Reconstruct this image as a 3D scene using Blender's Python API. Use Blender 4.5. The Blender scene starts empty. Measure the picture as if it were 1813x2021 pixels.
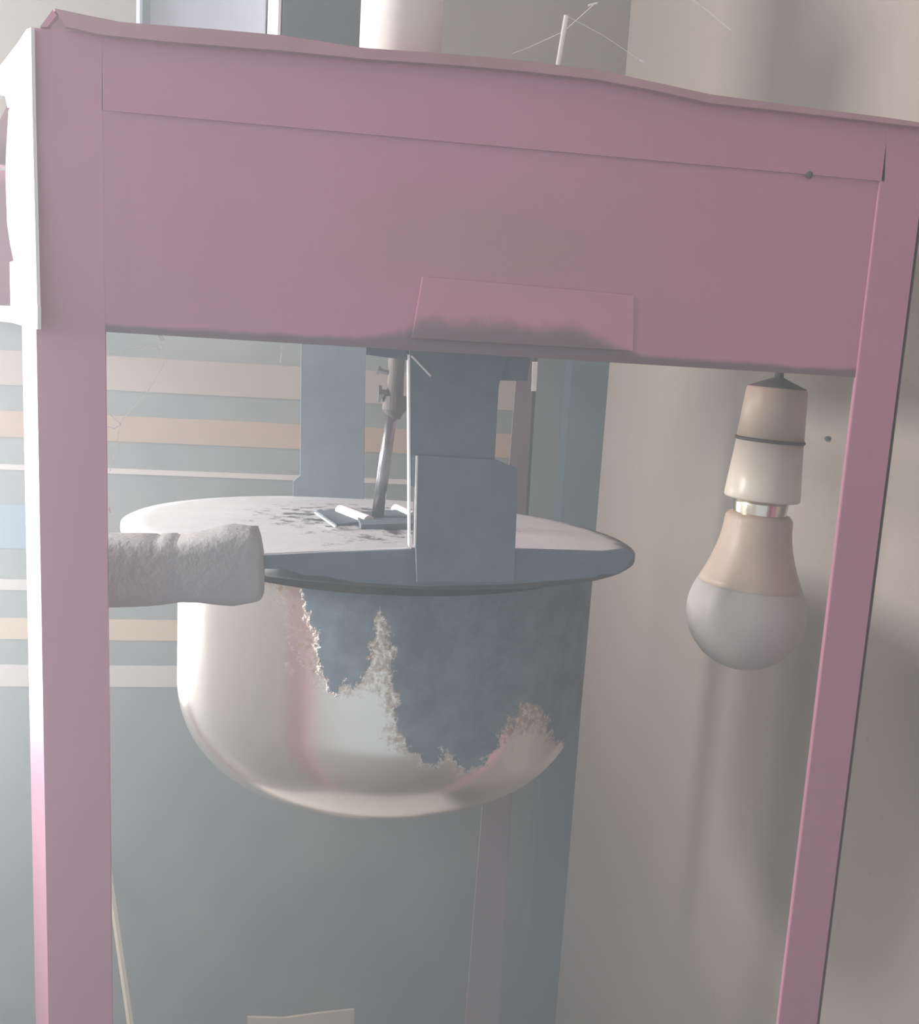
import bpy, bmesh, math, random
from mathutils import Vector, Matrix, noise
random.seed(7)
scene = bpy.context.scene
COL = scene.collection

# ------------------------------------------------------------------ camera
F = 2000.0                                   # focal length in pixels of the 1813 x 2021 frame
YAW, PITCH, ROLL = map(math.radians, (9.6, -9.2, 3.45))
EYE = Vector((0, 0, 1.45))
_f = Vector((math.sin(YAW)*math.cos(PITCH), math.cos(YAW)*math.cos(PITCH), math.sin(PITCH)))
_r = Vector((math.cos(YAW), -math.sin(YAW), 0)); _u = _r.cross(_f)
R_ = _r*math.cos(ROLL) + _u*math.sin(ROLL)
U_ = -_r*math.sin(ROLL) + _u*math.cos(ROLL)
cd = bpy.data.cameras.new('camera'); cam = bpy.data.objects.new('camera', cd); COL.objects.link(cam)
cd.sensor_fit = 'HORIZONTAL'; cd.sensor_width = 36; cd.lens = F/1813*36; cd.clip_start = 0.02
m3 = Matrix((R_, U_, -_f)).transposed()
cam.matrix_world = Matrix.Translation(EYE) @ m3.to_4x4()
scene.camera = cam

# ------------------------------------------------------------------ world, light, exposure
w = bpy.data.worlds.new('World'); scene.world = w; w.use_nodes = True
bg = w.node_tree.nodes['Background']; bg.inputs[0].default_value = (0.70, 0.87, 1.0, 1); bg.inputs[1].default_value = 1.08
WALL_L = -1.9; BACK = 1.55
LWIN = (0.30, 0.85, 1.58, 2.08)                 # window in the left wall: y0, y1, z0, z1
BWIN = (-1.15, -0.47, 0.78, 1.40)            # window in the back wall, left of the picture: x0, x1, z0, z1
def daylight(name, size, energy, loc, rot, col):
    ld = bpy.data.lights.new(name, 'AREA'); ld.shape = 'RECTANGLE'; ld.size, ld.size_y = size; ld.energy = energy; ld.color = col
    lo = bpy.data.objects.new(name, ld); COL.objects.link(lo); lo.location = loc; lo.rotation_euler = rot
daylight('left_window_daylight', (LWIN[3]-LWIN[2], LWIN[1]-LWIN[0]), 275, (WALL_L-.02, (LWIN[0]+LWIN[1])/2, (LWIN[2]+LWIN[3])/2), (0, -math.pi/2, 0), (0.96, 0.98, 1.0))
daylight('back_window_daylight', (BWIN[1]-BWIN[0], BWIN[3]-BWIN[2]), 42, ((BWIN[0]+BWIN[1])/2, BACK+.02, (BWIN[2]+BWIN[3])/2), (-math.pi/2, 0, 0), (0.97, 0.99, 1.0))
HAZE = 0.44
scene.view_settings.view_transform = 'Standard'; scene.view_settings.look = 'None'
scene.view_settings.gamma = 1; scene.view_settings.use_curve_mapping = False
scene.view_settings.exposure = -0.03
scene.cycles.max_bounces = 8

# ------------------------------------------------------------------ measuring helpers
def ray(px, py): return (R_*((px-906.5)/F) - U_*((py-1010.5)/F) + _f)
def at(px, py, Y): d = ray(px, py); return EYE + d*(Y/d.y)
def atX(px, py, X): d = ray(px, py); return EYE + d*(X/d.x)
def on(px, py, p0, n): d = ray(px, py); return EYE + d*((p0-EYE).dot(n)/d.dot(n))
def proj(p):
    v = p-EYE; z = v.dot(_f); return 906.5+F*v.dot(R_)/z, 1010.5-F*v.dot(U_)/z

# ------------------------------------------------------------------ materials
def lin(c): return tuple(((x/255+0.055)/1.055)**2.4 if x > 10 else x/255/12.92 for x in c)
class NT:
    def __init__(s, name):
        s.m = bpy.data.materials.new(name); s.m.use_nodes = True; s.t = s.m.node_tree; s.n = s.t.nodes
        s.b = s.n['Principled BSDF']; s.out = s.n['Material Output']
    def new(s, t, **k):
        q = s.n.new(t)
        for a, v in k.items(): setattr(q, a, v)
        return q
    def link(s, a, b): s.t.links.new(a, b)
    def pos(s): return s.new('ShaderNodeNewGeometry').outputs['Position']
    def math(s, op, a, b=None, c=None, clamp=False):
        q = s.new('ShaderNodeMath', operation=op, use_clamp=clamp)
        for i, v in enumerate((a, b, c)):
            if v is None: continue
            if isinstance(v, (int, float)): q.inputs[i].default_value = v
            else: s.link(v, q.inputs[i])
        return q.outputs[0]
    def noise(s, scale, detail=4, rough=0.6, vec=None, stretch=None):
        q = s.new('ShaderNodeTexNoise'); q.inputs['Scale'].default_value = scale
        q.inputs['Detail'].default_value = detail; q.inputs['Roughness'].default_value = rough
        v = vec or s.pos()
        if stretch:
            mp = s.new('ShaderNodeMapping'); mp.inputs['Scale'].default_value = stretch; s.link(v, mp.inputs[0]); v = mp.outputs[0]
        s.link(v, q.inputs['Vector']); return q.outputs['Fac']
    def ramp(s, fac, stops):
        q = s.new('ShaderNodeMapRange', interpolation_type='SMOOTHSTEP')
        q.inputs[1].default_value, q.inputs[2].default_value = stops; s.link(fac, q.inputs[0]); return q.outputs[0]
    def mix(s, fac, a, b):
        q = s.new('ShaderNodeMix', data_type='RGBA')
        if isinstance(fac, (int, float)): q.inputs[0].default_value = fac
        else: s.link(fac, q.inputs[0])
        for i, v in ((6, a), (7, b)):
            if isinstance(v, tuple): q.inputs[i].default_value = (*v[:3], 1)
            else: s.link(v, q.inputs[i])
        return q.outputs[2]
    def fin(s, col, rough=0.6, metal=0.0, bump=None, bstr=0.2, bdist=0.002):
        for key, v in (('Base Color', col), ('Roughness', rough), ('Metallic', metal)):
            if isinstance(v, tuple): s.b.inputs[key].default_value = (*v[:3], 1)
            elif isinstance(v, (int, float)): s.b.inputs[key].default_value = v
            else: s.link(v, s.b.inputs[key])
        if bump is not None:
            q = s.new('ShaderNodeBump'); q.inputs['Strength'].default_value = bstr; q.inputs['Distance'].default_value = bdist
            s.link(bump, q.inputs['Height']); s.link(q.outputs[0], s.b.inputs['Normal'])
        return s.m
def plain(name, col, rough=0.6, metal=0.0, var=0.12, scale=40, bstr=0.12):
    t = NT(name); f = t.noise(scale)
    a = tuple(c*(1-var) for c in col); b = tuple(min(1, c*(1+var)) for c in col)
    return t.fin(t.mix(f, a, b), rough, metal, t.noise(scale*4), bstr, 0.001)

PINK = (0.50, 0.20, 0.30)
def pink_mat(name, base=PINK, grime=True):
    t = NT(name)
    c = t.mix(t.ramp(t.noise(5, 3), (0.35, 0.7)), base, tuple(x*k for x, k in zip(base, (0.93, 1.02, 0.95))))
    c = t.mix(t.math('MULTIPLY', t.ramp(t.noise(60, 5, .7), (0.55, 0.75)), 0.12), c, (0.42, 0.25, 0.27))
    if grime:   # soot licked up from the kettle onto the lower middle of the header
        p = t.new('ShaderNodeSeparateXYZ'); t.link(t.pos(), p.inputs[0])
        c0 = at(1000, 720, .5)
        # height above the header's lower edge
        e0, e1 = at(212, 655, .5), at(1708, 745, .5); k = (e1.z-e0.z)/(e1.x-e0.x)
        h = t.math('SUBTRACT', p.outputs[2], t.math('MULTIPLY_ADD', p.outputs[0], k, e0.z-k*e0.x))
        n = t.noise(28, 4, .65)
        dx = t.math('ABSOLUTE', t.math('SUBTRACT', p.outputs[0], c0.x))
        reach = t.math('MULTIPLY_ADD', t.ramp(dx, (0.075, 0.03)), 0.014, 0.0045)
        lim = t.math('MULTIPLY', reach, t.math('MULTIPLY_ADD', n, 1.6, 0.2))
        s1 = t.ramp(t.math('DIVIDE', h, lim), (1.15, 0.45))
        c = t.mix(t.math('MULTIPLY', s1, 0.85), c, (0.10, 0.085, 0.09))
        # brown heat stain above the patch plate
        q = at(960, 480, .5)
        d = t.math('SQRT', t.math('ADD', t.math('POWER', t.math('DIVIDE', t.math('SUBTRACT', p.outputs[0], q.x), 0.075), 2.0),
                                  t.math('POWER', t.math('DIVIDE', t.math('SUBTRACT', p.outputs[2], q.z), 0.03), 2.0)))
        s2 = t.math('MULTIPLY', t.ramp(t.math('ADD', d, t.math('MULTIPLY', n, 0.8)), (1.7, 0.5)), 0.4)
        c = t.mix(s2, c, (0.34, 0.2, 0.19))
    return t.fin(c, 0.42, 0, t.noise(150, 3), 0.06, 0.001)
M = {}
M['pink'] = pink_mat('pink_paint')
M['pink_plain'] = pink_mat('pink_paint_post', grime=False)
M['pink_patch'] = pink_mat('pink_paint_patch', (0.525, 0.206, 0.306))
M['dust_pink'] = plain('dusty_roof_edge', (0.42, 0.225, 0.27), 0.9, 0, .25, 25)
M['steel_black'] = plain('sooty_steel', (0.12, 0.165, 0.20), 0.75, 0, .35, 60)
M['steel_edge'] = plain('pale_lit_steel', (0.8, 0.8, 0.8), 0.3, 0.3)  # near-white steel: paints light on dark edges, also used for the stay wire
M['rod'] = plain('stirrer_steel', (0.30, 0.31, 0.33), 0.28, 1.0, .3, 200)
t = NT('grey_rag'); f = t.math('ADD', t.noise(30, 5, .65), t.math('MULTIPLY', t.noise(260, 3), .35))
M['sleeve'] = t.fin(t.mix(t.noise(60, 4), (0.32, 0.325, 0.33), (0.42, 0.42, 0.425)), .95, 0, f, .35, .006)
M['ivory'] = plain('ivory_plastic', (0.66, 0.60, 0.50), 0.35, 0, .06, 60)
M['ivory_dirty'] = plain('yellowed_plastic', (0.50, 0.40, 0.31), 0.45, 0, .12, 70)
M['dark_ring'] = plain('dark_rubber', (0.05, 0.04, 0.035), .6)
M['cap'] = plain('dark_cap', (0.07, 0.06, 0.055), .6)
M['brass'] = plain('bulb_cap_metal', (0.75, 0.68, 0.55), .22, 1, .1)
M['side'] = plain('pale_side_sheet', (0.80, 0.76, 0.78), .35, 0, .06)  # whitish sheet, paled further to carry the blown-out window light
M['globe'] = plain('frosted_globe', (0.5, 0.49, 0.47), .5, 0, .04, 20, .0)
M['globe'].node_tree.nodes['Principled BSDF'].inputs['Alpha'].default_value = .78
M['blue'] = plain('blue_grey_paint', (0.012, 0.045, 0.07), .7, 0, .15, 8)
M['wood'] = plain('pale_lath', (0.5, 0.42, 0.32), .8)
M['card'] = plain('cardboard', (0.5, 0.42, 0.32), .85)
M['white'] = plain('white_plastic', (0.88, 0.87, 0.84), .45, 0, .04)
M['greybox'] = plain('pale_grey_plastic', (0.33, 0.36, 0.41), .55, 0, .05)
M['darkbox'] = plain('dark_grey_casing', (0.08, 0.095, 0.11), .6, 0, .1)
t = NT('cobweb'); tr = t.new('ShaderNodeBsdfTranslucent'); tr.inputs[0].default_value = (1, 1, 1, 1); df = t.new('ShaderNodeBsdfDiffuse'); df.inputs[0].default_value = (.9, .9, .9, 1)
mx = t.new('ShaderNodeMixShader'); t.link(tr.outputs[0], mx.inputs[1]); t.link(df.outputs[0], mx.inputs[2]); t.link(mx.outputs[0], t.out.inputs['Surface']); M['web'] = t.m
M['nail'] = plain('nail_iron', (0.05, 0.05, 0.05), .6)
M['frame'] = plain('window_paint', (0.5, 0.5, 0.48), .6)
M['stripe_tan'] = plain('tan_band_paint', (0.20, 0.155, 0.125), .8, 0, .05, 6)
M['stripe_orange'] = plain('orange_band_paint', (0.23, 0.125, 0.055), .8, 0, .05, 6)
M['stripe_white'] = plain('white_band_paint', (0.36, 0.325, 0.31), .8, 0, .05, 6)
M['stripe_blue'] = plain('blue_band_paint', (0.06, 0.13, 0.20), .8, 0, .05, 6)
M['stripe_ochre'] = plain('ochre_band_paint', (0.36, 0.25, 0.13), .8, 0, .05, 6)
M['floor'] = plain('cement_floor', (0.25, 0.24, 0.22), .8, 0, .2, 4)
M['ceiling'] = plain('ceiling_paint', (0.6, 0.57, 0.52), .9, 0, .05, 3)

# ------------------------------------------------------------------ mesh helpers
def link_mesh(name, bm, mat, parent=None, smooth=False, bevel=0, seg=2):
    bmesh.ops.recalc_face_normals(bm, faces=bm.faces)
    me = bpy.data.meshes.new(name); bm.to_mesh(me); bm.free()
    me.materials.append(M[mat] if isinstance(mat, str) else mat)
    if smooth:
        for p in me.polygons: p.use_smooth = True
    o = bpy.data.objects.new(name, me); COL.objects.link(o)
    if parent is not None: o.parent = parent; o.matrix_parent_inverse = Matrix.Translation(-parent.location) if parent.type == 'EMPTY' else parent.matrix_world.inverted()
    if bevel:
        b = o.modifiers.new('bevel', 'BEVEL'); b.width = bevel; b.segments = seg; b.limit_method = 'ANGLE'
    return o
def tag(o, label=None, cat=None, group=None, kind=None):
    for k, v in (('label', label), ('category', cat), ('group', group), ('kind', kind)):
        if v: o[k] = v
    return o
def empty(name, loc, label, cat, group=None):
    o = bpy.data.objects.new(name, None); COL.objects.link(o); o.location = loc; o.empty_display_size = .05
    return tag(o, label, cat, group)
def extrude(bm, pts, vec):
    a = [bm.verts.new(p) for p in pts]; b = [bm.verts.new(p+vec) for p in pts]
    bm.faces.new(a); bm.faces.new(b[::-1]); n = len(a)
    for i in range(n): bm.faces.new((a[i], a[(i+1) % n], b[(i+1) % n], b[i]))
    return bm
def slab(pxs, Y, t, bm=None): return extrude(bm or bmesh.new(), [at(x, y, Y) for x, y in pxs], Vector((0, t, 0)))
def box(bm, c, s, rz=0):
    mt = Matrix.Translation(c) @ Matrix.Rotation(rz, 4, 'Z') @ Matrix.Diagonal((*s, 1))
    bmesh.ops.create_cube(bm, size=1, matrix=mt); return bm
def frame_of(d):
    d = d.normalized(); a = Vector((0, 0, 1)) if abs(d.z) < .9 else Vector((1, 0, 0))
    u = d.cross(a).normalized(); return u, u.cross(d).normalized()
def tube(bm, pts, rads, n=12, cap=True):
    rings = []
    for i, p in enumerate(pts):
        d = (pts[min(i+1, len(pts)-1)] - pts[max(i-1, 0)]); u, v = frame_of(d)
        rr = rads[i] if isinstance(rads, (list, tuple)) else rads
        rings.append([bm.verts.new(p + u*rr*math.cos(2*math.pi*k/n) + v*rr*math.sin(2*math.pi*k/n)) for k in range(n)])
    for a, b in zip(rings, rings[1:]):
        for k in range(n): bm.faces.new((a[k], a[(k+1) % n], b[(k+1) % n], b[k]))
    if cap: bm.faces.new(rings[0][::-1]); bm.faces.new(rings[-1])
    return bm
def lathe(bm, origin, axis, prof, n=48):
    """prof: (distance along axis, radius); radius 0 closes"""
    u, v = frame_of(axis); ax = axis.normalized(); prev = None
    for h, r in prof:
        c = origin + ax*h
        cur = [bm.verts.new(c)] if r <= 0 else [bm.verts.new(c + (u*math.cos(2*math.pi*k/n) + v*math.sin(2*math.pi*k/n))*r) for k in range(n)]
        if prev is not None:
            for k in range(n):
                a = prev[k % len(prev)]; b = prev[(k+1) % n % len(prev)]; c2 = cur[(k+1) % n % len(cur)]; d = cur[k % len(cur)]
                vs = []
                for q in (a, b, c2, d):
                    if q not in vs: vs.append(q)
                if len(vs) > 2: bm.faces.new(vs)
        prev = cur
    return bm

# ------------------------------------------------------------------ the room
corner = at(1184, 760, BACK); WALL_R = corner.x
def wall_material(name, low, high, zc):
    t = NT(name); p = t.new('ShaderNodeSeparateXYZ'); t.link(t.pos(), p.inputs[0])
    c = t.mix(t.ramp(p.outputs[2], (zc-.002, zc+.002)), low, high)
    c = t.mix(t.math('MULTIPLY', t.ramp(t.noise(3, 5, .65), (.4, .75)), .25), c, (0.30, 0.27, 0.23))
    c = t.mix(t.math('MULTIPLY', t.ramp(t.noise(130, 2), (.69, .74)), .5), c, (0.15, 0.13, 0.11))
    return t.fin(c, .85, 0, t.noise(60, 5), .15, .002)
zs = at(400, 690, BACK).z
M['wall_back'] = wall_material('back_wall_paint', (0.045, 0.06, 0.06), (0.16, 0.14, 0.12), at(400, 630, BACK).z)
M['wall_right'] = wall_material('right_wall_paint', (0.26, 0.228, 0.205), (0.26, 0.228, 0.205), -5)
def struct(name, bm, mat): return tag(link_mesh(name, bm, mat), kind='structure')
CEIL = 2.7; FRONT = -1.6
bm = bmesh.new()
def bw_(x0, x1, z0, z1): box(bm, Vector(((x0+x1)/2, BACK+.05, (z0+z1)/2)), (x1-x0, .1, z1-z0))
bw_(BWIN[1], WALL_R+.1, 0, CEIL); bw_(WALL_L-.1, BWIN[0], 0, CEIL); bw_(BWIN[0], BWIN[1], 0, BWIN[2]); bw_(BWIN[0], BWIN[1], BWIN[3], CEIL)
wb = struct('wall_back', bm, 'wall_back')
wr = struct('wall_right', box(bmesh.new(), Vector((WALL_R+.05, (BACK+FRONT)/2, CEIL/2)), (.1, BACK-FRONT, CEIL)), 'wall_right')
bm = bmesh.new()
def lw(y0, y1, z0, z1): box(bm, Vector((WALL_L-.05, (y0+y1)/2, (z0+z1)/2)), (.1, y1-y0, z1-z0))
lw(FRONT, LWIN[0], 0, CEIL); lw(LWIN[1], BACK, 0, CEIL); lw(LWIN[0], LWIN[1], 0, LWIN[2]); lw(LWIN[0], LWIN[1], LWIN[3], CEIL)
wl = struct('wall_left', bm, 'wall_right')
struct('floor', box(bmesh.new(), Vector(((WALL_L+WALL_R)/2, (BACK+FRONT)/2, -.05)), (WALL_R-WALL_L+.2, BACK-FRONT+.2, .1)), 'floor')
struct('ceiling', box(bmesh.new(), Vector(((WALL_L+WALL_R)/2, (BACK+FRONT)/2, CEIL+.05)), (WALL_R-WALL_L+.2, BACK-FRONT+.2, .1)), 'ceiling')
# window frames (daylight comes in here, left of the picture)
def win_frame(name, c, horiz, w_, h_):
    bm = bmesh.new()
    def fb(o, z, a, b):
        cc = c + horiz*o + Vector((0, 0, z)); sz = (.03, a, b) if abs(horiz.y) > .5 else (a, .03, b); box(bm, cc, sz)
    for o in (-w_/2+.02, w_/2-.02): fb(o, 0, .04, h_)
    for z in (-h_/2+.02, h_/2-.02): fb(0, z, w_-.08, .04)
    return struct(name, bm, 'frame')
win_frame('window_1', Vector((WALL_L, (LWIN[0]+LWIN[1])/2, (LWIN[2]+LWIN[3])/2)), Vector((0, 1, 0)), LWIN[1]-LWIN[0], LWIN[3]-LWIN[2])
win_frame('window_2', Vector(((BWIN[0]+BWIN[1])/2, BACK, (BWIN[2]+BWIN[3])/2)), Vector((1, 0, 0)), BWIN[1]-BWIN[0], BWIN[3]-BWIN[2])
# painted bands on the back wall
def band(pxl, yl, yr, hl, hr, mat, name, x0=None, x1=None):
    a = at(225, yl, BACK); b = at(225, yl+hl, BACK)
    z1, z0 = a.z, b.z
    xa = BWIN[1]+.01 if x0 is None else x0; xb = WALL_R-.11 if x1 is None else x1
    o = link_mesh(name, box(bmesh.new(), Vector(((xa+xb)/2, BACK-.002, (z0+z1)/2)), (xb-xa, .004, z1-z0)), mat, wb)
    return o
band(0, 703, 735, 67, 55, 'stripe_tan', 'painted_band')
band(0, 820, 840, 50, 48, 'stripe_orange', 'painted_band')
band(0, 924, 944, 10, 9, 'stripe_white', 'painted_band')
band(0, 1002, 0, 84, 0, 'stripe_blue', 'painted_band', x1=at(150, 1040, BACK).x)
band(0, 1147, 0, 20, 0, 'stripe_white', 'painted_band')
band(0, 1222, 0, 40, 0, 'stripe_ochre', 'painted_band')
band(0, 1313, 0, 41, 0, 'stripe_white', 'painted_band')
# blue painted corner post
a = at(1112, 900, BACK-.03).x; tz = at(1150, 660, BACK-.04).z
struct('trim_1', box(bmesh.new(), Vector(((a+WALL_R)/2, BACK-.02, tz/2)), (WALL_R-a, .04, tz)), 'blue')

# ------------------------------------------------------------------ popcorn machine
Y0 = .50
mach = empty('popcorn_machine', (0.05, .72, 0), 'pink painted sheet metal popcorn machine with open front', 'popcorn machine')
# left side plane: runs back and outwards
P0 = at(70, 600, Y0)
ang = math.radians(21.6); SD = Vector((-math.sin(ang), math.cos(ang), 0)); SN = Vector((-math.cos(ang), -math.sin(ang), 0))
def side(x, y, off=0): return on(x, y, P0+SN*off, SN)
ZB = .60
def down(p, q, z):  # continue the line p->q to height z
    return p + (q-p)*((z-p.z)/(q.z-p.z))
def post_front(tl, tr, bl, br, name='post'):
    TL, TR, BL, BR = [at(*q, Y0) for q in (tl, tr, bl, br)]
    BL2, BR2 = down(TL, BL, ZB), down(TR, BR, ZB)
    bm = bmesh.new(); extrude(bm, [TL, TR, BR2, BL2], Vector((0, .003, 0)))
    return bm, TL, BL2
bm, TL, BL2 = post_front((61, 54), (201, 66), (96, 2021), (221, 2021))
extrude(bm, [TL, BL2, BL2+SD*.046, TL+SD*.046], Vector((math.cos(ang), math.sin(ang), 0))*.003)
link_mesh('post', bm, 'pink_plain', mach)
bm, TL, BL2 = post_front((1750, 242), (1843, 251), (1535, 2021), (1618, 2021))
TRp, BRp = at(1843, 251, Y0), down(at(1843, 251, Y0), at(1618, 2021, Y0), ZB)
extrude(bm, [TRp, BRp, BRp+Vector((0, .04, 0)), TRp+Vector((0, .04, 0))], Vector((-.003, 0, 0)))
link_mesh('post', bm, 'pink_plain', mach, bevel=.0008)
# rear right post
RY = .97
bm = bmesh.new()
a0, a1, b0, b1 = at(1022, 700, RY), at(1061, 700, RY), at(918, 2021, RY), at(984, 2021, RY)
extrude(bm, [a0, a1, down(a1, b1, ZB), down(a0, b0, ZB)], Vector((0, .003, 0)))
extrude(bm, [a1, down(a1, b1, ZB), down(a1, b1, ZB)+Vector((0, .03, 0)), a1+Vector((0, .03, 0))], Vector((-.003, 0, 0)))
M['pink_dirty_shade'] = pink_mat('sooty_shaded_pink', (0.13, 0.08, 0.10), False)  # darker pink for the soot and the shade at the back
rear_r = link_mesh('post', bm, 'pink_dirty_shade', mach)
link_mesh('post_highlight', slab([(1051, 714), (1061, 714), (1058, 772), (1049, 772)], RY-.003, .002), 'white', mach)  # white strip painting the highlight on the rear post's edge
# rear left post
TL = at(61, 54, Y0); rl = TL+SD*.5
bm = bmesh.new(); box(bm, Vector((rl.x+.015, rl.y, (TL.z+ZB)/2)), (.03, .003, TL.z-ZB)); box(bm, Vector((rl.x, rl.y-.015, (TL.z+ZB)/2)), (.003, .033, TL.z-ZB))
link_mesh('post', bm, 'pink_plain', mach)
# header: outer rail and inner panel
top_edge = [(201, 66), (330, 80), (480, 92), (700, 112), (880, 124), (1180, 152), (1400, 199), (1600, 221), (1750, 240)]
link_mesh('header_rail', slab(top_edge + [(1745, 358), (201, 217)], Y0, .002), 'pink', mach)
link_mesh('header_panel', extrude(bmesh.new(), [at(201, 217, Y0+.0001), at(260, 221.5, Y0+.0010), at(1750, 359, Y0+.0012), at(1712, 746, Y0+.0012), at(260, 658, Y0+.0010), at(206, 655, Y0+.0001)], Vector((0, .002, 0))), 'pink', mach)
link_mesh('patch_plate', slab([(833, 546), (1252, 583), (1250, 693), (812, 668)], Y0-.0012, .0022), 'pink_patch', mach, bevel=.0005)
# folded lower lip of the header
e0, e1 = at(206, 655, Y0+.0032), at(1712, 746, Y0+.0032)
link_mesh('header_lip', extrude(bmesh.new(), [e0, e1, e1+Vector((0, .02, 0)), e0+Vector((0, .02, 0))], Vector((0, 0, .0015))), 'pink', mach)
r0 = at(1597, 345, Y0)
link_mesh('rivet', lathe(bmesh.new(), r0, Vector((0, -1, 0)), [(0, .0018), (.0006, .0016), (.0012, .0008), (.0013, 0)], 12), M['nail'], mach, True)
# rear and right header sheets
zt = at(1843, 251, Y0).z; zl = at(206, 655, Y0).z; zr = at(1712, 746, Y0).z
rr = Vector((b1.x, RY, 0))
extr = at(1843, 251, Y0)
RRX = a1.x
bm = bmesh.new(); p = [Vector((extr.x-.004, Y0+.045, zr)), Vector((RRX, RY, zr+.002)), Vector((RRX, RY, zt)), Vector((extr.x-.004, Y0+.045, zt))]
extrude(bm, p, Vector((-.002, 0, 0))); link_mesh('side_sheet', bm, 'pink_plain', mach)
bm = bmesh.new(); p = [Vector((rl.x, rl.y, zl+.012)), Vector((RRX, RY, zr+.012)), Vector((RRX, RY, zt)), Vector((rl.x, rl.y, TL.z))]
extrude(bm, p, Vector((0, .002, 0))); link_mesh('rear_sheet', bm, 'pink_plain', mach)
# left side: sheet metal torn open between an upper and a lower rail
def sidepoly(pts, off=.001, t=.0015): return extrude(bmesh.new(), [side(x, y, off) for x, y in pts], SN*-t)
link_mesh('side_rail', sidepoly([(61, 54), (52, 58), (38, 80), (0, 130), (-110, 250), (-110, 320), (0, 187), (10, 190), (15, 213), (24, 208), (40, 215), (64, 232)], .0015), 'side', mach)
link_mesh('side_strip', sidepoly([(64, 225), (40, 213), (24, 207), (17, 217), (12, 300), (11, 350), (14, 440), (20, 482), (27, 515), (19, 517), (20, 570), (21, 608), (74, 640)], .001), 'side', mach)
link_mesh('side_rail', sidepoly([(74, 604), (21, 604), (0, 603), (-110, 600), (-110, 628), (0, 634), (25, 637), (48, 644), (74, 650)], .0015), 'side', mach)
# roof sheet with a dusty bent front lip, the left corner lifted
lip_top = [(108, 18), (170, 31), (240, 45), (400, 57), (550, 70), (720, 96), (880, 107), (1020, 119), (1180, 139), (1300, 165), (1400, 187), (1600, 214), (1750, 233), (1843, 247)]
lip_bot = [(1843, 254), (1750, 243), (1600, 225), (1400, 203), (1300, 180), (1180, 157), (1020, 139), (880, 127), (720, 116), (550, 99), (480, 94), (330, 82), (200, 68), (128, 52)]
link_mesh('roof_lip', slab(lip_top+lip_bot, Y0-.004, .0035), 'dust_pink', mach)
bm = bmesh.new()
fr = [at(x, y+1.5, Y0-.003) for x, y in lip_top]; bk = [Vector((p.x + (-.17 if i == 0 else -.17+.12*i/13), Y0+.48, p.z-.002)) for i, p in enumerate(fr)]
va = [bm.verts.new(p) for p in fr]; vb = [bm.verts.new(p) for p in bk]
for i in range(len(fr)-1): bm.faces.new((va[i], va[i+1], vb[i+1], vb[i]))
ro = link_mesh('roof_sheet', bm, 'dust_pink', mach); sm = ro.modifiers.new('thick', 'SOLIDIFY'); sm.thickness = .0012; sm.offset = 0
link_mesh('corner_fold', slab([(79, 53), (104, 19), (112, 30), (93, 53)], Y0-.002, .004), 'pink_plain', mach)
# cabinet that carries the posts
bm = bmesh.new(); ft = [down(at(61, 54, Y0), at(96, 2021, Y0), ZB), down(at(1843, 251, Y0), at(1618, 2021, Y0), ZB)]
base = [ft[0]+Vector((-.01, -.01, 0)), ft[1]+Vector((.0, -.01, 0)), Vector((ft[1].x, RY+.04, ZB)), Vector((rl.x-.01, RY+.04, ZB))]
extrude(bm, base, Vector((0, 0, -ZB))); link_mesh('cabinet', bm, 'white', mach, bevel=.004)

# ------------------------------------------------------------------ kettle
KY = .76
kc = at(756, 1046, KY)                       # centre of the lid plane
dep = (kc-EYE).dot(_f); LR = 492*dep/F; BR_ = 403*dep/F
kettle = empty('kettle', (kc.x, kc.y, kc.z-.2), 'sooty aluminium popcorn kettle hanging inside the pink machine', 'kettle')
bc = Vector((at(764, 1160, KY).x, KY, kc.z-.012))
KH = .183
prof = []
N_H = 90
def body_profile():
    pts = [(0, BR_*1.0), (.004, BR_)]
    wall_h = KH*.55
    for i in range(1, 30): pts.append((.004+(wall_h-.004)*i/29, BR_*(1-.004*i/29)))
    r0 = BR_*.996; hh = KH-wall_h
    for i in range(1, 50):
        t = i/49*math.pi/2
        pts.append((wall_h+hh*math.sin(t)**1.0, r0*math.cos(t)**.55 if i < 49 else 0))
    return pts
soot_polys = [
 [(522, 1060), (560, 1128), (596, 1150), (604, 1225), (622, 1262), (634, 1330), (662, 1372), (680, 1345), (700, 1362), (722, 1320), (738, 1215), (745, 1195), (764, 1265), (776, 1300), (782, 1450),
  (802, 1472), (842, 1516), (862, 1508), (880, 1476), (906, 1518), (925, 1528), (960, 1498), (985, 1452), (1002, 1424), (1030, 1392), (1060, 1388), (1090, 1462), (1122, 1470), (1150, 1440), (1200, 1400), (1260, 1400), (1260, 1060)]]
brown_polys = [[(500, 1060), (505, 1150), (556, 1200), (565, 1300), (600, 1330), (650, 1380), (700, 1370), (735, 1350), (765, 1440), (800, 1480), (840, 1450), (960, 1440), (1000, 1470), (1060, 1440), (1110, 1480), (1260, 1440), (1260, 1060)]]
def sdf(poly, x, y):
    inside = False; best = 1e9; n = len(poly)
    for i in range(n):
        x1, y1 = poly[i]; x2, y2 = poly[(i+1) % n]
        if (y1 > y) != (y2 > y) and x < (x2-x1)*(y-y1)/(y2-y1)+x1: inside = not inside
        dx, dy = x2-x1, y2-y1; t = max(0, min(1, ((x-x1)*dx+(y-y1)*dy)/(dx*dx+dy*dy)))
        best = min(best, math.hypot(x-x1-t*dx, y-y1-t*dy))
    return best if inside else -best
bm = lathe(bmesh.new(), bc, Vector((0, 0, -1)), body_profile(), 200)
t = NT('sooty_aluminium')
at_s = t.new('ShaderNodeAttribute', attribute_name='soot'); at_b = t.new('ShaderNodeAttribute', attribute_name='brown')
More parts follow.
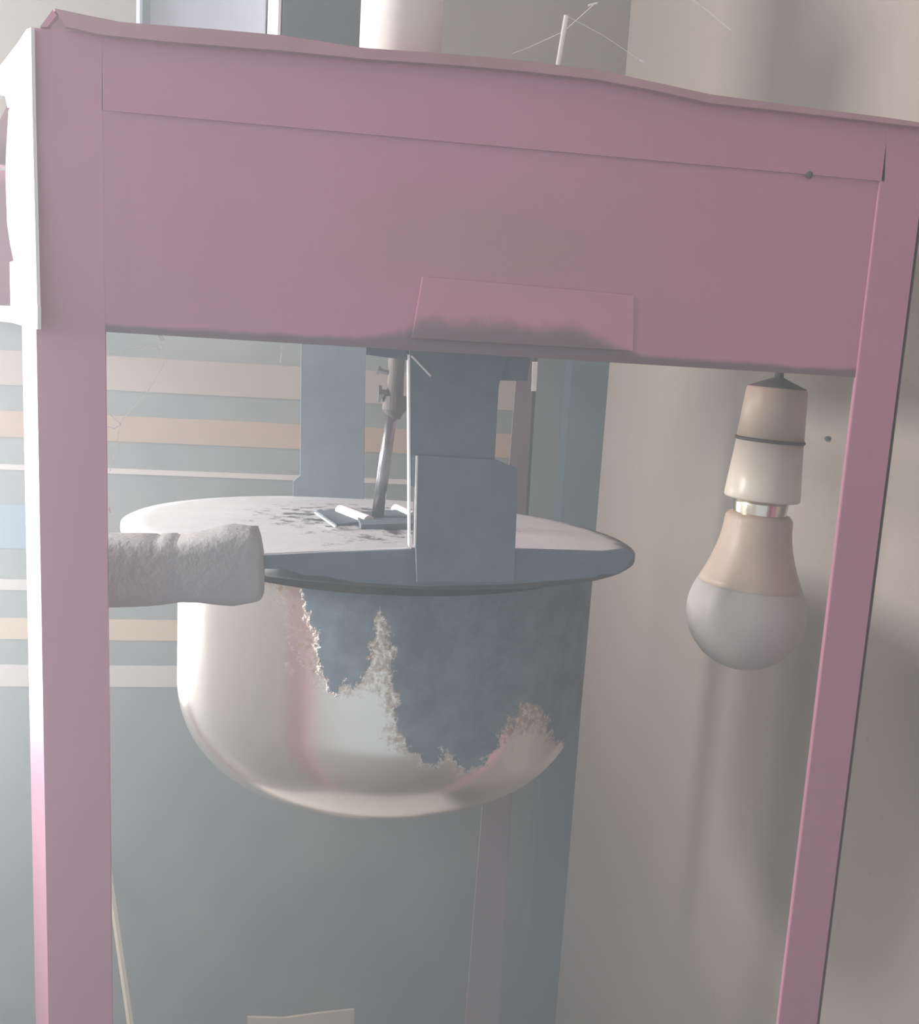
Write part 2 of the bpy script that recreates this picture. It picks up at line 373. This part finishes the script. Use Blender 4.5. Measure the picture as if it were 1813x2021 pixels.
n1 = t.noise(95, 6, .7); n2 = t.noise(300, 3, .6)
sv = t.math('ADD', at_s.outputs['Fac'], t.math('MULTIPLY_ADD', n1, 90.0, -45.0))
ms = t.ramp(sv, (-4.0, 5.0))
bv = t.math('ADD', at_b.outputs['Fac'], t.math('MULTIPLY_ADD', t.noise(45, 6, .75), 190.0, -90.0))
mb = t.math('MULTIPLY', t.ramp(bv, (-10, 30)), t.ramp(n2, (.3, .7)))
soot_c = t.mix(t.ramp(t.noise(40, 5, .7), (.35, .7)), (0.085, 0.125, 0.155), (0.165, 0.215, 0.25))
alu = t.mix(t.noise(20, 3, .5, stretch=(1, 1, .1)), (0.92, 0.84, 0.77), (0.82, 0.75, 0.69))
colr = t.mix(ms, t.mix(t.math('MULTIPLY', mb, .95), alu, (0.30, 0.21, 0.14)), soot_c)
rough = t.math('MULTIPLY_ADD', ms, .5, .22)
metal = t.math('MULTIPLY', t.math('SUBTRACT', 1.0, ms), t.math('MULTIPLY_ADD', mb, -.5, .92))
M['kettle'] = t.fin(colr, rough, metal, t.math('ADD', t.math('MULTIPLY', ms, .6), t.math('MULTIPLY', n1, t.math('MULTIPLY_ADD', ms, .5, .02))), .5, .0012)
body = link_mesh('kettle_body', bm, 'kettle', kettle, True)
me = body.data; sa = me.attributes.new('soot', 'FLOAT', 'POINT'); ba = me.attributes.new('brown', 'FLOAT', 'POINT')
vd = Vector((bc.x-EYE.x, bc.y-EYE.y, 0)).normalized()
for v in me.vertices:
    p = v.co.copy(); q = Vector((p.x-bc.x, p.y-bc.y, 0)); k = q.dot(vd)
    if k > 0: p -= vd*(2*k)                   # the far side wears the same stain as the near side
    x, y = proj(p)
    sa.data[v.index].value = max(sdf(P, x, y) for P in soot_polys); ba.data[v.index].value = max(sdf(P, x, y) for P in brown_polys)
# lid: shallow domed disc with a rolled rim, dusty
t = NT('dusty_lid'); p = t.new('ShaderNodeSeparateXYZ'); t.link(t.pos(), p.inputs[0])
q = at(760, 1030, KY)
d = t.math('SQRT', t.math('ADD', t.math('POWER', t.math('SUBTRACT', p.outputs[0], q.x), 2.0), t.math('POWER', t.math('MULTIPLY', t.math('SUBTRACT', p.outputs[1], q.y+.01), .9), 2.0)))
nz = t.noise(70, 6, .75)
crumbs_shade = t.ramp(t.math('ADD', nz, t.math('MULTIPLY', d, -2.6)), (.29, .43))  # soot crumbs, with the shade under the hinge darkened in
c = t.mix(t.ramp(t.noise(14, 4), (.35, .7)), (0.70, 0.75, 0.76), (0.80, 0.85, 0.86))
c = t.mix(crumbs_shade, c, (0.05, 0.055, 0.06))
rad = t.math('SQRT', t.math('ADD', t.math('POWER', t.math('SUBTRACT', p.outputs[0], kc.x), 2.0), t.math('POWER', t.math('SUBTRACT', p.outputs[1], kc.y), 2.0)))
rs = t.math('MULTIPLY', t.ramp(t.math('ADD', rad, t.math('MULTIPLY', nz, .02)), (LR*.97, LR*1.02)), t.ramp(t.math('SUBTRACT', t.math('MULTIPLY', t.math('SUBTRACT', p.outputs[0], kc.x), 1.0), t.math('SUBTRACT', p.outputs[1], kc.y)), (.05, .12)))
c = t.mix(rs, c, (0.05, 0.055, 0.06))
M['lid'] = t.fin(c, .55, .15, nz, .25, .002)
bm = lathe(bmesh.new(), kc, Vector((.02, .034, 1)), [(-.006, LR*.84), (-.006, LR*.985), (-.004, LR), (.0, LR), (.0015, LR*.985), (.003, LR*.9), (.006, LR*.5), (.007, LR*.12), (.007, 0)], 128)
lid = link_mesh('lid', bm, 'lid', kettle, True)
# flat bar clamped along the front of the rim
BY = KY-LR-.004
link_mesh('rim_bar', slab([(440, 1099), (520, 1096), (660, 1089), (810, 1083), (1020, 1084), (1190, 1089), (1238, 1084), (1252, 1096), (1240, 1118), (1222, 1134), (1186, 1134), (1176, 1140), (1020, 1153), (830, 1158), (700, 1150), (640, 1138), (600, 1136), (560, 1123), (440, 1124)], BY, .004), 'steel_black', kettle, bevel=.0008)
link_mesh('bar_highlight', slab([(520, 1094.5), (660, 1087.5), (812, 1081.5), (812, 1083.5), (660, 1089.5), (520, 1096.5)], BY+.0005, .003), 'steel_edge', kettle)  # pale strip painting the highlight along the bar's top edge
# handle with a thick dark rag sleeve
HY = BY+.004
prof_top = [(95, 1058), (150, 1056), (215, 1056), (268, 1057), (305, 1058), (312, 1061), (318, 1057), (345, 1057), (352, 1061), (358, 1056), (400, 1052), (435, 1042), (462, 1038), (490, 1042), (508, 1043), (514, 1062), (520, 1092), (522, 1130), (519, 1165)]
prof_bot = [(95, 1188), (150, 1190), (215, 1191), (268, 1190), (305, 1188), (312, 1187), (318, 1187), (345, 1183), (352, 1182), (358, 1181), (400, 1182), (435, 1187), (462, 1189), (490, 1184), (508, 1180), (514, 1177), (518, 1174), (521, 1168), (520, 1166)]
bm = bmesh.new(); rings = []
for (xa, ya), (xb, yb) in zip(prof_top, prof_bot):
    A, B = at(xa, ya, HY), at(xb, yb, HY); c = (A+B)/2; hv = (A-B)/2; ring = []
    dpt = max(.003, min(.017, hv.length))
    for k in range(28):
        th = 2*math.pi*k/28; s, co = math.sin(th), math.cos(th)
        e = .42
        ring.append(bm.verts.new(c + hv*(math.copysign(abs(s)**e, s)) + Vector((0, 1, 0))*dpt*math.copysign(abs(co)**e, co)))
    rings.append(ring)
for a, b in zip(rings, rings[1:]):
    for k in range(28): bm.faces.new((a[k], a[(k+1) % 28], b[(k+1) % 28], b[k]))
bm.faces.new(rings[0]); bm.faces.new(rings[-1])
link_mesh('handle_sleeve', bm, 'sleeve', kettle, True)
# hinge tubes and thin plates on the lid
def lidpt(px, py, dz=.008): return on(px, py, kc+Vector((0, 0, dz)), Vector((0, 0, 1)))
for a, b, r in (((672, 1008), (728, 1030), .0048), ((782, 1006), (816, 1022), .0048)):
    link_mesh('hinge_tube', tube(bmesh.new(), [lidpt(*a, .010), lidpt(*b, .010)], r, 16), 'white', lid, False)
link_mesh('hinge_plate', extrude(bmesh.new(), [lidpt(624, 1013), lidpt(664, 1010), lidpt(718, 1034), lidpt(664, 1040)], Vector((0, 0, .002))), 'steel_black', lid)
link_mesh('hinge_plate', extrude(bmesh.new(), [lidpt(700, 1020), lidpt(812, 1014), lidpt(816, 1044), lidpt(712, 1046)], Vector((0, 0, .004))), 'steel_black', lid)
link_mesh('wire_scrap', tube(bmesh.new(), [lidpt(622, 1012, .012), lidpt(662, 1040, .012)], .0008, 6), 'white', lid)
# stirrer shaft
sy = KY-.01
p_top, p_mid, p_bot = at(778, 700, sy), at(776, 790, sy), at(742, 1040, sy)
stir = link_mesh('stirrer_shaft', tube(bmesh.new(), [p_mid+Vector((0, 0, .004)), p_bot], .0046, 16), 'rod', kettle, True)
link_mesh('shaft_collar', lathe(bmesh.new(), at(784, 684, sy), Vector((0, 0, -1)), [(0, 0), (0, .0062), (.036, .0062), (.036, .009), (.046, .009), (.050, .006), (.053, .0048), (.053, 0)], 24), 'cap', kettle)
for a, b, r in (((746, 777), (772, 779), .0042), ((745, 730), (766, 738), .0022), ((757, 695), (768, 702), .003)):
    A, B = at(*a, sy), at(*b, sy)
    link_mesh('set_screw', tube(bmesh.new(), [A, A+(B-A)*.22, A+(B-A)*.221, B+Vector((.004, 0, 0))], [r*1.5, r*1.5, r*.8, r*.8], 8), 'rod', stir)

# hanger plates that carry the kettle (parts of the machine)
FY = BY-.006
link_mesh('hanger_plate', slab([(808, 655), (1002, 668), (1000, 712), (984, 760), (976, 905), (970, 960), (812, 960)], FY+.002, .003), 'steel_black', mach)
link_mesh('hanger_strap', slab([(822, 900), (980, 908), (1020, 925), (1020, 1000), (1014, 1150), (822, 1150), (820, 1080)], FY-.0015, .003), 'steel_black', mach, bevel=.0005)
for ax, ay, bx_, by_ in ((807.5, 700, 809, 1081), (823, 900, 819, 1080)):
    yy = FY+.0015 if ax < 815 else FY-.002
    link_mesh('lit_edge', slab([(ax-1.6, ay), (ax+1.6, ay), (bx_+1.6, by_), (bx_-1.6, by_)], yy, .010), 'steel_edge', mach)  # pale strips painting window light on the plates' left edges
link_mesh('stay_wire', tube(bmesh.new(), [at(812, 702, FY), at(850, 742, FY)], .0007, 8), 'steel_edge', mach)
link_mesh('cross_bracket', slab([(722, 684), (1048, 700), (1040, 752), (850, 748), (812, 712), (722, 700)], FY+.008, .003), 'steel_black', mach)
GY = KY+.165
link_mesh('hanger_plate', slab([(594, 640), (722, 644), (718, 985), (578, 985), (578, 950), (592, 938)], GY, .004), 'steel_black', mach, bevel=.0005)

# carrier bars inside the header: they hold the hanger plates and the lamp
for px, py, ye in ((905, 700, .965), (658, 684, .965), (1536, 738, .61)):
    q = at(px, py, FY if px == 905 else GY if px == 658 else .585); zc_ = at(px, py, Y0).z+.012
    if px == 1536: zc_ = at(1536, 748, .585).z+.008
    link_mesh('carrier_bar', box(bmesh.new(), Vector((q.x, (Y0+.004+ye)/2, zc_)), (.022, ye-Y0-.004, .004)), 'steel_black', mach)
# ------------------------------------------------------------------ lamp
LY = .585
def lamp_axis(px, py): return at(px, py, LY)
top_a, bot_a = lamp_axis(1536, 748), lamp_axis(1472, 1200)
axv = (bot_a-top_a); AX = axv.normalized()
dl = (top_a-EYE).dot(_f)
def hpos(px, py): return (lamp_axis(px, py)-top_a).dot(AX)
def hw(px_half): return px_half*dl/F
h_top = hpos(1533, 764); h_ring = hpos(1517, 868); h_bot = hpos(1498, 984); h_col = hpos(1496, 1014); h_hs = hpos(1489, 1024); h_he = hpos(1476, 1150); h_g = hpos(1470, 1207)
holder = empty('lamp_holder', top_a, 'cream plastic lamp holder hanging under the pink header', 'lamp holder')
link_mesh('ceiling_cap', lathe(bmesh.new(), top_a, AX, [(-.006, 0), (-.006, hw(8)), (-.001, hw(9)), (.001, hw(24)), (h_top, hw(56)), (h_top+.0015, hw(56)), (h_top+.0015, 0)]), 'cap', holder, True)
link_mesh('upper_shell', lathe(bmesh.new(), top_a, AX, [(h_top, 0), (h_top, hw(55)), (h_top+.002, hw(59)), (h_ring-.001, hw(65)), (h_ring-.001, 0)]), 'ivory_dirty', holder, True)
link_mesh('joint_ring', lathe(bmesh.new(), top_a, AX, [(h_ring-.001, 0), (h_ring-.001, hw(67)), (h_ring, hw(69)), (h_ring+.001, hw(67)), (h_ring+.001, 0)]), 'dark_ring', holder, True)
link_mesh('lower_shell', lathe(bmesh.new(), top_a, AX, [(h_ring+.001, 0), (h_ring+.001, hw(65)), (h_bot-.004, hw(74)), (h_bot-.001, hw(74)), (h_bot, hw(72)), (h_bot, 0)]), 'ivory', holder, True)
bulb = empty('light_bulb', lamp_axis(1472, 1330), 'frosted round light bulb screwed into the cream lamp holder', 'light bulb')
link_mesh('metal_cap', lathe(bmesh.new(), top_a, AX, [(h_bot, 0), (h_bot, hw(52)), (h_bot+.003, hw(54)), (h_col-.001, hw(52)), (h_col+.002, hw(53)), (h_col+.002, 0)]), 'brass', bulb, True)
prof = [(h_col, 0), (h_col, hw(60)), (h_hs-.001, hw(66)), (h_hs+.002, hw(67))]
for i in range(1, 13):
    u = i/12; prof.append((h_hs+.002+(h_he-h_hs-.002)*u, hw(67+36*u**1.7)))
prof += [(h_he+.0008, hw(101)), (h_he+.0008, 0)]
link_mesh('bulb_housing', lathe(bmesh.new(), top_a, AX, prof), 'ivory_dirty', bulb, True)
gr = hw(119); prof = []
for i in range(0, 33):
    th = math.radians(35 + 145*i/32); prof.append((h_g - gr*math.cos(th), gr*math.sin(th) if i < 32 else 0))
prof = [q for q in prof if q[0] > h_he-.001]
link_mesh('globe', lathe(bmesh.new(), top_a, AX, [(h_he, hw(96))] + prof), 'globe', bulb, True)

# ------------------------------------------------------------------ things on the roof
def roof_z(px, y_px): return at(px, y_px, Y0).z
# pale grey plastic box
ry = .62
def roof_box(name, x0, x1, yf, depth, height, zbase, rz, mat, label, cat):
    A, B = at(x0, 40, yf), at(x1, 40, yf); wdt = (B-A).length
    c = Vector(((A.x+B.x)/2, yf+depth/2, zbase))
    o = empty(name, c, label, cat); return o, c, wdt
zb = at(400, 57, Y0).z
o, c, wd = roof_box('plastic_box', 268, 524, .86, .10, .16, zb, 0, 'greybox', 'pale grey plastic box on the roof beside the dark box', 'box')
link_mesh('box_body', box(bmesh.new(), c+Vector((0, .011, .17)), (wd, .12, .34)), 'greybox', o, bevel=.003)
xr = at(289, 30, .86).x
link_mesh('rib', box(bmesh.new(), Vector((xr, .8585, c.z+.17)), (.005, .003, .32)), 'darkbox', o)
zb2 = at(640, 85, Y0).z
o, c, wd = roof_box('casing', 545, 714, .82, .09, .2, zb2, 0, 'darkbox', 'dark grey metal casing on the roof left of the white tube', 'casing')
cy = .80
A, B, C = at(556, 60, cy), at(714, 60, cy+.01), at(527, 60, cy+.09)
for q in (A, B, C): q.z = zb2
D = Vector((C.x-.004, C.y, C.z)); Bk = B+(C-A)
link_mesh('casing_body', extrude(bmesh.new(), [A, B, Bk, C], Vector((0, 0, .2))), 'darkbox', o, bevel=.001)
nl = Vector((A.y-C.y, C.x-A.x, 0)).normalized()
link_mesh('lit_side_plate', extrude(bmesh.new(), [A+nl*.001, C+nl*.001, C+nl*.003, A+nl*.003], Vector((0, 0, .195))), 'white', o)  # white plate painting the window-lit left face of the dark casing
# white tube
zb3 = at(790, 100, Y0).z; ty = .545
A, B = at(711, 50, ty), at(872, 50, ty); rt = (B-A).length/2; tc = Vector(((A.x+B.x)/2, ty, zb3-.001))
tb = link_mesh('plastic_tube', lathe(bmesh.new(), tc, Vector((0, 0, 1)), [(0, 0), (0, rt), (.22, rt), (.222, rt*.97), (.222, rt*.9), (.02, rt*.9), (.02, 0)], 48), 'white', None, True)
tag(tb, 'upright white plastic tube standing on the machine roof', 'tube')
# thin white rod
A, B = at(1100, 134, .56), at(1117, 31, .56)
rd = link_mesh('thin_rod', tube(bmesh.new(), [A-(B-A)*.05, B], .0013, 10), 'white'); tag(rd, 'thin white rod sticking up from the roof', 'rod')

# ------------------------------------------------------------------ by the back wall
A = at(222, 1770, BACK-.02); B = at(258, 2021, BACK-.10); d = (B-A)
top = A-d*.55; bot = A+d*((0.0-A.z)/d.z)
st = bmesh.new(); tube(st, [top, bot], .0055, 6)
tag(link_mesh('wooden_lath', st, 'wood'), 'thin pale wooden lath leaning on the grey wall', 'lath')
zc = at(700, 1994, 1.35).z
cx = (at(490, 2010, 1.35).x+at(700, 1994, 1.35).x)/2; wd = (at(700, 1994, 1.35)-at(490, 2010, 1.35)).length
cbx = empty('cardboard_box', (cx, 1.42, 0), 'beige cardboard box low against the grey wall', 'box')
bm = bmesh.new(); extrude(bm, [Vector((cx-wd/2, 1.36, 0)), Vector((cx+wd/2, 1.35, 0)), Vector((cx+wd/2, 1.5, 0)), Vector((cx-wd/2, 1.5, 0))], Vector((0, 0, zc-.17))); link_mesh('carton', bm, 'card', cbx)
bm = bmesh.new(); extrude(bm, [at(488, 2008, 1.35), at(560, 2010, 1.35), at(640, 1999, 1.35), at(699, 1993, 1.35), at(699, 2060, 1.35), at(488, 2060, 1.35)], Vector((0, .004, 0))); link_mesh('flap', bm, 'card', cbx)
# low cupboard added unseen on the left to shade the lower part of the right wall
cb = empty('blocker', (-.9, .6, 0), 'unseen added grey cupboard left of the pink machine', 'blocker')
link_mesh('blocker_carcass', box(bmesh.new(), Vector((-.9, .6, .69)), (.36, .78, 1.38)), 'darkbox', cb, bevel=.004)
for y in (.41, .79):
    dr = link_mesh('blocker_door', box(bmesh.new(), Vector((-.711, y, .69)), (.018, .37, 1.30)), 'greybox', cb, bevel=.003)
    link_mesh('blocker_knob', lathe(bmesh.new(), Vector((-.702, y+(.14 if y < .6 else -.14), .8)), Vector((1, 0, 0)), [(0, .006), (.012, .006), (.014, .014), (.022, .014), (.026, .008), (.026, 0)], 16), 'nail', dr, True)
# nail in the right wall
A = atX(1637, 866, WALL_R)
tag(link_mesh('nail', lathe(bmesh.new(), A+Vector((.002, 0, 0)), Vector((-1, 0, 0)), [(0, .001), (.004, .001), (.0042, .0026), (.006, .002), (.0062, 0)], 12), 'nail'), 'small dark nail head in the right wall beside the bulb', 'nail')

# ------------------------------------------------------------------ cobwebs
def web(lines, Y, name, label):
    bm = bmesh.new()
    for pts, r in lines:
        P = [at(x, y, Y+dy) for x, y, dy in pts]; tube(bm, P, r, 5)
    return tag(link_mesh(name, bm, 'web'), label, 'cobweb', kind='stuff')
web([([(314, 662, 0), (322, 672, .001), (318, 684, 0)], .0011), ([(318, 684, 0), (324, 720, 0), (290, 775, .005), (238, 832, 0), (230, 880, 0), (217, 930, -.004)], .00022), ([(218, 818, 0), (240, 838, 0), (226, 846, 0), (212, 842, 0)], .0003),
     ([(552, 672, 0), (556, 690, 0), (553, 716, .004)], .0003), ([(214, 700, 0), (250, 690, .004), (318, 684, 0)], .0002), ([(216, 1000, 0), (218, 1012, 0)], .0006)], .512, 'cobweb', 'grey cobweb threads in the opening beside the left post')
web([([(1360, -5, 0), (1400, 25, .01), (1442, 60, .02)], .0003), ([(1010, 106, 0), (1040, 95, 0), (1112, 62, .01), (1172, 8, .02)], .00018), ([(1160, 11, 0), (1178, 6, 0)], .0005), ([(1117, 31, 0), (1190, 70, .0), (1268, 122, 0)], .00015), ([(1262, 118, 0), (1272, 124, 0)], .0005)], .56, 'cobweb', 'fine cobweb threads above the roof around the thin rod')

# ------------------------------------------------------------------ haze added in the room for the lens glare veil
HZ0 = -.6
hz = NT('glare_haze'); hz.n.remove(hz.b)
vs = hz.new('ShaderNodeVolumeScatter'); vs.inputs['Density'].default_value = HAZE; vs.inputs['Color'].default_value = (0.86, .95, 1, 1); vs.inputs['Anisotropy'].default_value = 0.2
hz.link(vs.outputs[0], hz.out.inputs['Volume'])
hb = link_mesh('added_glare_haze', box(bmesh.new(), Vector(((WALL_L+WALL_R)/2, (HZ0+BACK)/2, CEIL/2)), (WALL_R-WALL_L-.002, BACK-HZ0-.002, CEIL-.002)), hz.m)
tag(hb, 'thin grey haze added to the room as lens veiling glare', kind='stuff')
